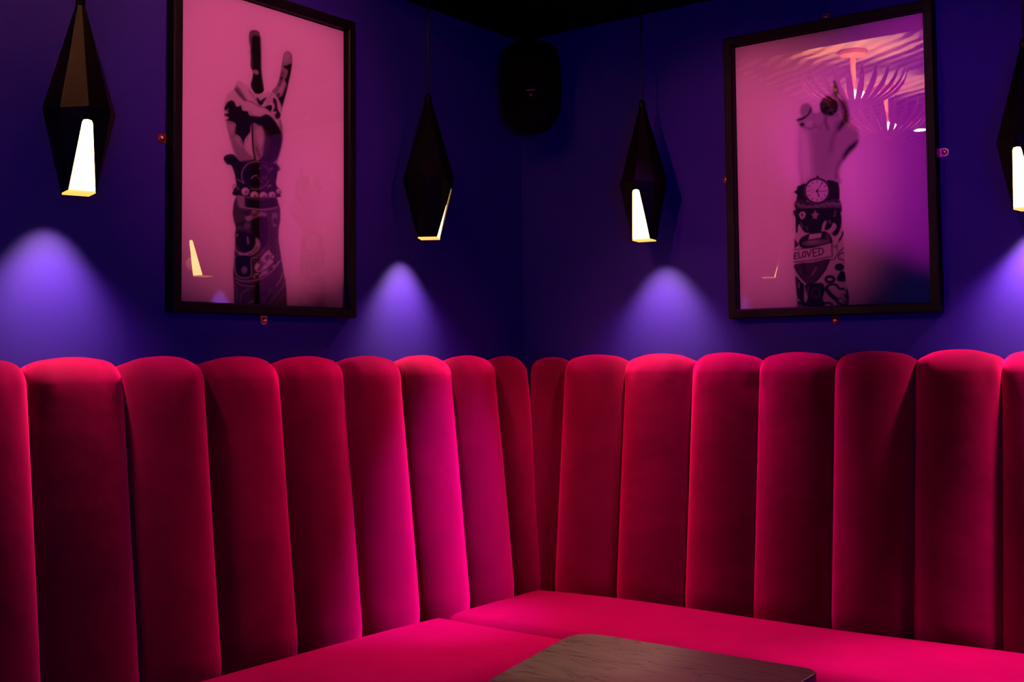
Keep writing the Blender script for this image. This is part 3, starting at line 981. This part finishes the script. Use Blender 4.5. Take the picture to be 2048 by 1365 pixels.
def fist():
    a = Art([(1463.6, 92.7), (1846, 20), (1863, 606.8), (1476, 619.3)], NX, NY)
    a.fr = (1560, 140, 5.25)
    # hand with raised knuckles, pale on its left side
    a.fill([(165, 560), (152, 515), (192, 478), (182, 425), (205, 365), (262, 342), (300, 372), (335, 440), (395, 420), (400, 345), (448, 262), (520, 248),
            (542, 190), (545, 100), (575, 150), (602, 240), (690, 330), (705, 460), (728, 545), (792, 620), (808, 700), (790, 780), (730, 850), (640, 950),
            (600, 1010), (580, 1080), (600, 1200), (230, 1220), (190, 1120), (172, 1000), (172, 850), (178, 700), (190, 620)], 0.40, 3.5)
    a.fill([(172, 600), (250, 640), (300, 760), (320, 900), (320, 1060), (260, 1180), (200, 1150), (172, 1000), (160, 800)], 0.62, 9)
    a.fill([(330, 640), (520, 620), (560, 760), (520, 940), (480, 1080), (340, 1060), (310, 840)], 0.34, 10)
    a.fill([(200, 370), (262, 348), (292, 392), (280, 440), (225, 470), (196, 440)], 0.34, 3)
    a.fill([(296, 378), (304, 420), (272, 470), (215, 515), (160, 528), (150, 512), (205, 492), (262, 455), (284, 410)], 0.015, 1.8)
    a.fill([(178, 560), (212, 545), (240, 560), (218, 588), (190, 586)], 0.03, 2)
    a.fill([(240, 545), (300, 530), (320, 560), (262, 596)], 0.55, 4)
    a.line([(225, 590), (290, 612), (340, 590)], 14, 0.22, 3)
    a.dot((490, 372), 98, 0.012, 1.6, 106)
    a.ring((490, 372), 90, 10, 0.10, 1.4, 190, 300)
    a.line([(450, 300), (500, 372), (535, 440)], 10, 0.12, 1.5)
    a.line([(455, 462), (520, 478), (590, 462)], 8, 0.2, 1.4)
    a.fill([(540, 100), (566, 140), (590, 220), (588, 262), (556, 256), (536, 196)], 0.015, 2)
    a.fill([(600, 300), (650, 330), (690, 420), (700, 520), (640, 590), (590, 640), (575, 600), (620, 520), (640, 440)], 0.03, 4)
    a.line([(462, 470), (452, 540), (480, 610)], 26, 0.14, 4)
    a.line([(580, 560), (560, 640), (530, 720), (510, 840)], 24, 0.20, 6)
    a.line([(410, 560), (400, 610), (330, 560)], 16, 0.26, 4)
    a.fill([(800, 735), (775, 800), (715, 860), (650, 935), (640, 890), (690, 810), (755, 758)], 0.02, 4)
    a.line([(640, 930), (590, 1010), (570, 1120)], 24, 0.15, 6)
    # watch and strap
    a.fr = (1560, 340, 4.875)
    a.fill([(135, 300), (575, 300), (575, 380), (582, 430), (590, 620), (605, 760), (612, 900), (622, 1080), (648, 1180), (658, 1325), (150, 1345), (142, 1200),
            (130, 1050), (114, 930), (114, 780), (120, 680), (130, 600), (130, 480)], 0.60, 1.2, sm=False)
    a.fill([(142, 165), (172, 148), (235, 140), (245, 290), (220, 306), (140, 296), (142, 245), (114, 215), (140, 190)], 0.012, 1.2)
    a.fill([(430, 110), (535, 118), (558, 160), (562, 230), (550, 300), (430, 300)], 0.012, 1.2)
    a.fill([(130, 300), (230, 300), (340, 338), (460, 290), (560, 296), (585, 400), (530, 392), (340, 396), (140, 392)], 0.05, 1.2)
    for k in range(15):
        x = 150 + k * 29
        y = 346 + 16 * math.sin(k * .45) - 2 + (8 if k % 2 else 0) - 20 * abs(k - 7) / 7 + 8
        a.ring((x, y), 12, 5, 0.38, 0.8, 0, 360, 9)
        a.ring((x + 8, y + 24), 11, 4, 0.24, 0.8, 0, 360, 8)
    a.dot((345, 70), 16, 0.05, 1)
    a.dot((340, 205), 133, 0.03, 1)
    a.ring((340, 205), 127, 5, 0.16, 0.8, 150, 330)
    a.dot((340, 205), 110, 0.60, 1)
    for k in range(12):
        an = math.radians(30 * k)
        a.line([(340 + 82 * math.sin(an), 205 - 82 * math.cos(an)), (340 + 96 * math.sin(an), 205 - 96 * math.cos(an))], 9, 0.08, 0.8)
    a.line([(330, 218), (400, 118)], 7, 0.08, 0.8)
    a.line([(340, 205), (360, 262)], 12, 0.05, 0.8)
    a.line([(340, 205), (412, 212)], 8, 0.12, 0.8)
    a.ring((292, 205), 18, 5, 0.32, 0.9)
    a.dot((340, 205), 14, 0.04, 0.8)
    # dark flames under the bracelet
    a.fill([(135, 385), (540, 378), (575, 430), (582, 500), (575, 565), (545, 632), (510, 650), (486, 622), (522, 582), (530, 545), (500, 522), (478, 565), (440, 592),
            (412, 585), (418, 540), (418, 500), (395, 540), (378, 602), (320, 622), (262, 622), (215, 608), (186, 570), (166, 535), (152, 560), (150, 608), (130, 605),
            (128, 480)], 0.012, 1.2)
    a.line([(432, 505), (416, 550), (400, 590)], 10, 0.5, 1.2)
    a.line([(500, 540), (515, 580), (480, 610), (470, 640)], 12, 0.42, 1.4)
    a.line([(470, 520), (462, 500)], 12, 0.22, 1.8)
    a.line([(520, 405), (512, 450)], 16, 0.16, 2)
    a.line([(180, 520), (200, 560)], 10, 0.20, 1.6)
    a.line([(232, 560), (250, 590)], 10, 0.16, 1.6)
    a.fill([(196, 408), (222, 420), (225, 450), (200, 482), (176, 470), (164, 430)], 0.60, 1)
    a.line([(190, 425), (196, 462)], 10, 0.04, .8)
    a.line([(180, 442), (208, 438)], 9, 0.04, .8)
    a.fill([(322, 392), (332, 420), (360, 432), (340, 452), (335, 482), (314, 470), (298, 478), (300, 450), (282, 436), (308, 424)], 0.36, 1, sm=False)
    # jar, its lid and label
    a.fill([(118, 672), (165, 735), (120, 770)], 0.04, 1, sm=False)
    a.fill([(160, 718), (185, 665), (250, 630), (340, 605), (420, 602), (470, 640), (492, 690), (480, 728), (330, 765), (200, 770)], 0.020, 1.2)
    a.dot((330, 712), 140, 0.16, 2, 30, -.08)
    a.dot((300, 708), 60, 0.30, 3, 12, -.08)
    a.fill([(430, 620), (460, 640), (470, 690), (440, 690)], 0.12, 3)
    a.fill([(268, 632), (386, 620), (378, 664), (256, 682)], 0.60, 1, sm=False)
    a.fill([(118, 930), (300, 905), (462, 872), (450, 930), (400, 1020), (340, 1090), (300, 1118), (240, 1115), (165, 1040)], 0.07, 1.2)
    a.line([(128, 940), (160, 1020), (230, 1100)], 10, 0.012, 1.6)
    a.line([(458, 885), (420, 980), (330, 1090)], 14, 0.012, 1.6)
    a.line([(205, 930), (225, 1020)], 34, 0.020, 4)
    a.line([(292, 1030), (320, 985), (335, 960)], 13, 0.34, 1.6)
    # banner with its lettering
    a.fill([(114, 785), (300, 764), (480, 716), (486, 852), (300, 892), (114, 908)], 0.60, 1, sm=False)
    a.line([(114, 782), (300, 762), (482, 714), (488, 852), (300, 888), (114, 906)], 7, 0.03, 0.8, sm=False)
    a.line([(120, 900), (300, 880), (470, 844)], 4, 0.12, 0.8)
    L = [[(146, 812), (118, 818), (116, 872), (146, 868)], [(118, 845), (138, 842)],
         [(160, 808), (164, 864), (190, 858)],
         [(214, 800), (198, 815), (198, 845), (212, 856), (228, 842), (228, 812), (214, 800)],
         [(240, 796), (262, 848), (284, 782)],
         [(340, 772), (300, 780), (306, 850), (346, 842)], [(304, 815), (334, 808)],
         [(358, 770), (364, 838), (392, 826), (406, 800), (392, 772), (352, 768)]]
    for s_ in L:
        a.line(s_, 11, 0.02, 0.8, sm=False)
    # scroll ends and script right of the banner
    a.line([(490, 735), (492, 850)], 8, 0.05, .8)
    a.line([(500, 735), (520, 770), (535, 730), (540, 800)], 8, 0.08, .8)
    a.line([(475, 882), (510, 878), (540, 830), (600, 765)], 10, 0.04, .9)
    a.line([(560, 690), (590, 640), (592, 610)], 18, 0.03, 1.2)
    a.line([(548, 715), (575, 680)], 10, 0.08, 1)
    a.line([(600, 815), (560, 830), (555, 870), (600, 885)], 12, 0.02, 1)
    a.line([(600, 890), (608, 915)], 6, 0.1, 1)
    a.dot((562, 955), 48, 0.012, 1.4, 38)
    a.fill([(580, 990), (615, 1010), (622, 1090), (580, 1100), (535, 1080), (550, 1030)], 0.012, 1.4)
    a.ring((468, 1075), 40, 30, 0.015, 1.2, 0, 360, 28)
    a.line([(425, 1165), (470, 1125), (530, 1130), (560, 1165), (605, 1168)], 26, 0.012, 1.3)
    a.line([(440, 1180), (475, 1225), (540, 1280), (560, 1310)], 44, 0.012, 1.4)
    a.fill([(130, 1045), (185, 1095), (215, 1130), (215, 1240), (225, 1340), (195, 1335), (150, 1260), (135, 1150)], 0.012, 1.3)
    a.line([(165, 1110), (160, 1150)], 10, 0.4, 1.5)
    a.fill([(230, 1120), (330, 1110), (400, 1115), (420, 1180), (400, 1260), (415, 1340), (230, 1340), (250, 1250), (228, 1180)], 0.015, 1.4)
    a.ring((330, 1205), 42, 10, 0.12, 2.5)
    a.line([(255, 1150), (245, 1230)], 8, 0.25, 1.6)
    a.fill([(405, 1240), (440, 1245), (500, 1285), (470, 1300), (420, 1290)], 0.58, 1)
    a.line([(150, 1330), (240, 1310), (330, 1325), (440, 1305), (490, 1320)], 22, 0.012, 1.2)
    a.mottle([(560, 1250), (610, 1180), (645, 1185), (655, 1320), (560, 1335)], 0.02, 0.55, 31, 1, 1.5)
    a.line([(635, 1180), (645, 1240), (640, 1320)], 18, 0.02, 1.4)
    a.mottle([(140, 1260), (180, 1280), (190, 1340), (150, 1340)], 0.02, 0.5, 33, 1, 1.5)
    return a


def picture(kind, s0, z0, wdt, hgt, label, art):
    """framed print hung flat on a wall. kind 'left': on x=0, width along y; kind 'right': on y=0, width along x"""
    if kind == 'left':
        def mp_(s, t, z): return (t, s, z)
    else:
        def mp_(s, t, z): return (s, -t, z)
    cx = mp_(s0 + wdt / 2, 0.0, z0)
    t_ = empty('framed_picture', (0, 0, 0), label, 'picture', 'black framed tattooed arm photographs')
    fw, dp = 0.028, 0.034
    # print
    U, V = art.U, art.V
    co = np.zeros((len(U), 3))
    for i, (a_, b_) in enumerate(((0, U), (1, V))):
        pass
    ss = s0 + 0.002 + U * (wdt - 0.004)
    zz = z0 + 0.002 + V * (hgt - 0.004)
    if kind == 'left':
        co[:, 0], co[:, 1], co[:, 2] = 0.010, ss, zz
    else:
        co[:, 0], co[:, 1], co[:, 2] = ss, -0.010, zz
    me = bpy.data.meshes.new('print')
    I = np.arange(NX * NY).reshape(NY, NX)
    q = np.stack([I[:-1, :-1], I[:-1, 1:], I[1:, 1:], I[1:, :-1]], -1).reshape(-1, 4)
    # a backing sheet behind the paper gives it thickness
    n0 = len(co)
    off = np.array((-0.004, 0, 0)) if kind == 'left' else np.array((0, 0.004, 0))
    cor = [I[0, 0], I[0, -1], I[-1, -1], I[-1, 0]]
    co = np.vstack([co, co[cor] + off])
    faces = q.tolist() + [[n0 + 3, n0 + 2, n0 + 1, n0]]
    me.from_pydata(co.tolist(), [], faces)
    ca = me.color_attributes.new('ink', 'FLOAT_COLOR', 'POINT')
    g = np.concatenate([art.g, np.full(4, .5)])
    col = np.stack([g, g, g, np.ones_like(g)], -1).astype(np.float32)
    ca.data.foreach_set('color', col.ravel())
    me.materials.append(M['print'])
    o = bpy.data.objects.new('print', me)
    C.objects.link(o)
    o.parent = t_

    def ring_box(name, s_a, s_b, z_a, z_b, w1, t0, t1, m_, ch=0.003):
        prof_ = [(0, t0), (0, t1 - ch), (ch, t1), (w1 - ch, t1), (w1, t1 - ch * 1.5), (w1, t0)]
        vs_, fs_ = [], []
        for ins, tt in prof_:
            for (s_, z_) in ((s_a + ins, z_a + ins), (s_b - ins, z_a + ins), (s_b - ins, z_b - ins), (s_a + ins, z_b - ins)):
                vs_.append(mp_(s_, tt, z_))
        n_ = len(prof_)
        for i in range(n_):
            for k in range(4):
                fs_.append((i * 4 + k, i * 4 + (k + 1) % 4, ((i + 1) % n_) * 4 + (k + 1) % 4, ((i + 1) % n_) * 4 + k))
        return mk(name, vs_, fs_, m_, t_)
    ring_box('frame', s0 - fw, s0 + wdt + fw, z0 - fw, z0 + hgt + fw, fw, 0.001, dp, M['black'])
    # glass
    a0, a1 = s0 + .0005, s0 + wdt - .0005
    b0, b1 = z0 + .0005, z0 + hgt - .0005
    mk('glass', [mp_(a0, .0165, b0), mp_(a1, .0165, b0), mp_(a1, .0165, b1), mp_(a0, .0165, b1)], [(0, 1, 2, 3)], M['glass'], t_)
    return t_, mp_, (s0 - fw, s0 + wdt + fw, z0 - fw, z0 + hgt + fw)


def mirror_plate(t_, mp_, s, z, d, m_, rd=0.0115):
    """round-ended fixing tab standing out from behind the frame edge; d = outward direction (ds, dz)"""
    px_, pz_ = -d[1], d[0]
    vs_, out_ = [], []
    pts = [(-0.014, -rd * 1.15), (-0.014, rd * 1.15)]
    for k in range(11):
        a = PI / 2 - PI * k / 10
        pts.append((0.014 + rd * math.cos(a), rd * math.sin(a)))
    n_ = len(pts)
    for tt in (0.001, 0.0028):
        for (al, ac) in pts:
            vs_.append(mp_(s + d[0] * al + px_ * ac, tt, z + d[1] * al + pz_ * ac))
    fs_ = [tuple(range(n_)), tuple(range(n_, 2 * n_))] + [(k, (k + 1) % n_, n_ + (k + 1) % n_, n_ + k) for k in range(n_)]
    pl = mk('mirror_plate', vs_, fs_, m_, t_)
    # domed screw head with a slot
    cs, cz = s + d[0] * 0.014, z + d[1] * 0.014
    vs_, fs_ = [], []
    rings_ = [(0.0080, 0.0028), (0.0078, 0.0045), (0.0060, 0.0072), (0.0030, 0.0086)]
    for r_, tt in rings_:
        for k in range(14):
            a = 2 * PI * k / 14
            vs_.append(mp_(cs + r_ * math.cos(a), tt, cz + r_ * math.sin(a)))
    for i in range(3):
        for k in range(14):
            fs_.append((i * 14 + k, i * 14 + (k + 1) % 14, (i + 1) * 14 + (k + 1) % 14, (i + 1) * 14 + k))
    fs_.append(tuple(range(42, 56)))
    fs_.append(tuple(range(0, 14)))
    mk('screw', vs_, fs_, M['brass'], pl, smooth=True)


t1, mpl, (sa, sb, za, zb_) = picture('left', -1.488, 1.3836, 0.592, 0.831, 'black framed photograph of a tattooed arm making a peace sign, on the left wall', peace_sign())
mirror_plate(t1, mpl, sa, 1.797, (-1, 0), M['dullbrass'])
mirror_plate(t1, mpl, sb, 1.790, (1, 0), M['dullbrass'])
mirror_plate(t1, mpl, -1.196, za, (0, -1), M['brass'])
mirror_plate(t1, mpl, -1.196, zb_, (0, 1), M['dullbrass'])
t2, mpr, (sa, sb, za, zb_) = picture('right', 0.8515, 1.3775, 0.592, 0.831, 'black framed photograph of a tattooed raised fist with watch, on the right wall', fist())
mirror_plate(t2, mpr, sa, 1.792, (-1, 0), M['dullbrass'])
mirror_plate(t2, mpr, sb, 1.800, (1, 0), M['chrome'])
mirror_plate(t2, mpr, 1.157, za, (0, -1), M['dullbrass'])
mirror_plate(t2, mpr, 1.150, zb_, (0, 1), M['dullbrass'])


# ------------------------------------------------------------------ chandeliers (seen mirrored in the right picture's glass)
def chandelier(x, y, label, R=0.21, H=0.17, nb=24, drop=0.11, power=175):
    zt = ZC - drop
    t_ = empty('chandelier', (x, y, zt - H), label, 'chandelier', 'amber leaf chandeliers under the zebra ceiling')
    vs_, fs_ = lathe([(0.06, H + drop - 0.001), (0.06, H + drop - 0.02), (0.012, H + drop - 0.03), (0.012, 0.03), (0.03, 0.015), (0.004, 0.0)], 24)
    mk('stem', vs_, fs_, M['amber'], t_)
    leaf = None
    for k in range(nb):
        if leaf is None:
            vs_, fs_ = [], []
            N = 14
            for i in range(N + 1):
                f = i / N
                a = f * PI * 0.5
                r = 0.02 + R * math.sin(a) ** 1.1
                z = 0.02 + (H - 0.02) * (1 - math.cos(a)) ** 0.9
                wd = 0.0135 * math.sin(PI * min(1, f * 0.93 + 0.07)) ** 0.7 + 0.001
                for sgn in (-1, 0, 1):
                    vs_.append((r + (0.005 if sgn == 0 else 0), sgn * wd, z))
            for i in range(N):
                for j in (0, 1):
                    q = i * 3 + j
                    fs_.append((q, q + 1, q + 4, q + 3))
            leaf = mk('leaf', vs_, fs_, M['amber'], t_, smooth=True, recalc=False)
            md_ = leaf.modifiers.new('thick', 'SOLIDIFY')
            md_.thickness = 0.002
        else:
            c = leaf.copy()
            C.objects.link(c)
            c.parent = t_
            c.rotation_euler = (0, 0, 2 * PI * k / nb)
    vs_, fs_ = lathe([(0.008, H - 0.12), (0.020, H - 0.105), (0.022, H - 0.09), (0.018, H - 0.075), (0.012, H - 0.065)], 20)
    mk('bulb', vs_, fs_, M['bulb'], t_, smooth=True)
    l = bpy.data.lights.new('chandelier_light', 'SPOT')
    l.energy = power
    l.color = (1.0, 0.50, 0.26)
    l.spot_size = math.radians(132)
    l.spot_blend = 0.5
    l.shadow_soft_size = 0.03
    o = bpy.data.objects.new('chandelier_light', l)
    C.objects.link(o)
    o.parent = t_
    o.location = (0.03, 0.03, H - 0.03)
    o.rotation_euler = (PI, 0, 0)
    l2 = bpy.data.lights.new('chandelier_glow', 'POINT')
    l2.energy = 4
    l2.color = (1.0, 0.50, 0.26)
    l2.shadow_soft_size = 0.03
    o2 = bpy.data.objects.new('chandelier_glow', l2)
    C.objects.link(o2)
    o2.parent = t_
    o2.location = (0.035, 0.035, H - 0.11)
    return t_


chandelier(0.577, -1.80, 'amber leaf bowl chandelier nearer the left banquette, mirrored in the right picture')
chandelier(0.450, -2.60, 'amber leaf bowl chandelier by the back wall, mirrored in the right picture')
dl = empty('downlight', (0.25, -3.79, ZC), 'small white recessed downlight in the zebra ceiling by the back wall', 'downlight')
vs, fs = lathe([(0.045, 0.0), (0.045, -0.006), (0.036, -0.008)], 24)
mk('trim_ring', vs, fs, M['chrome'], dl)
vs, fs = lathe([(0.034, -0.0085), (0.034, -0.011), (0.02, -0.012)], 24)
mk('lens', vs, fs, M['whitelight'], dl)
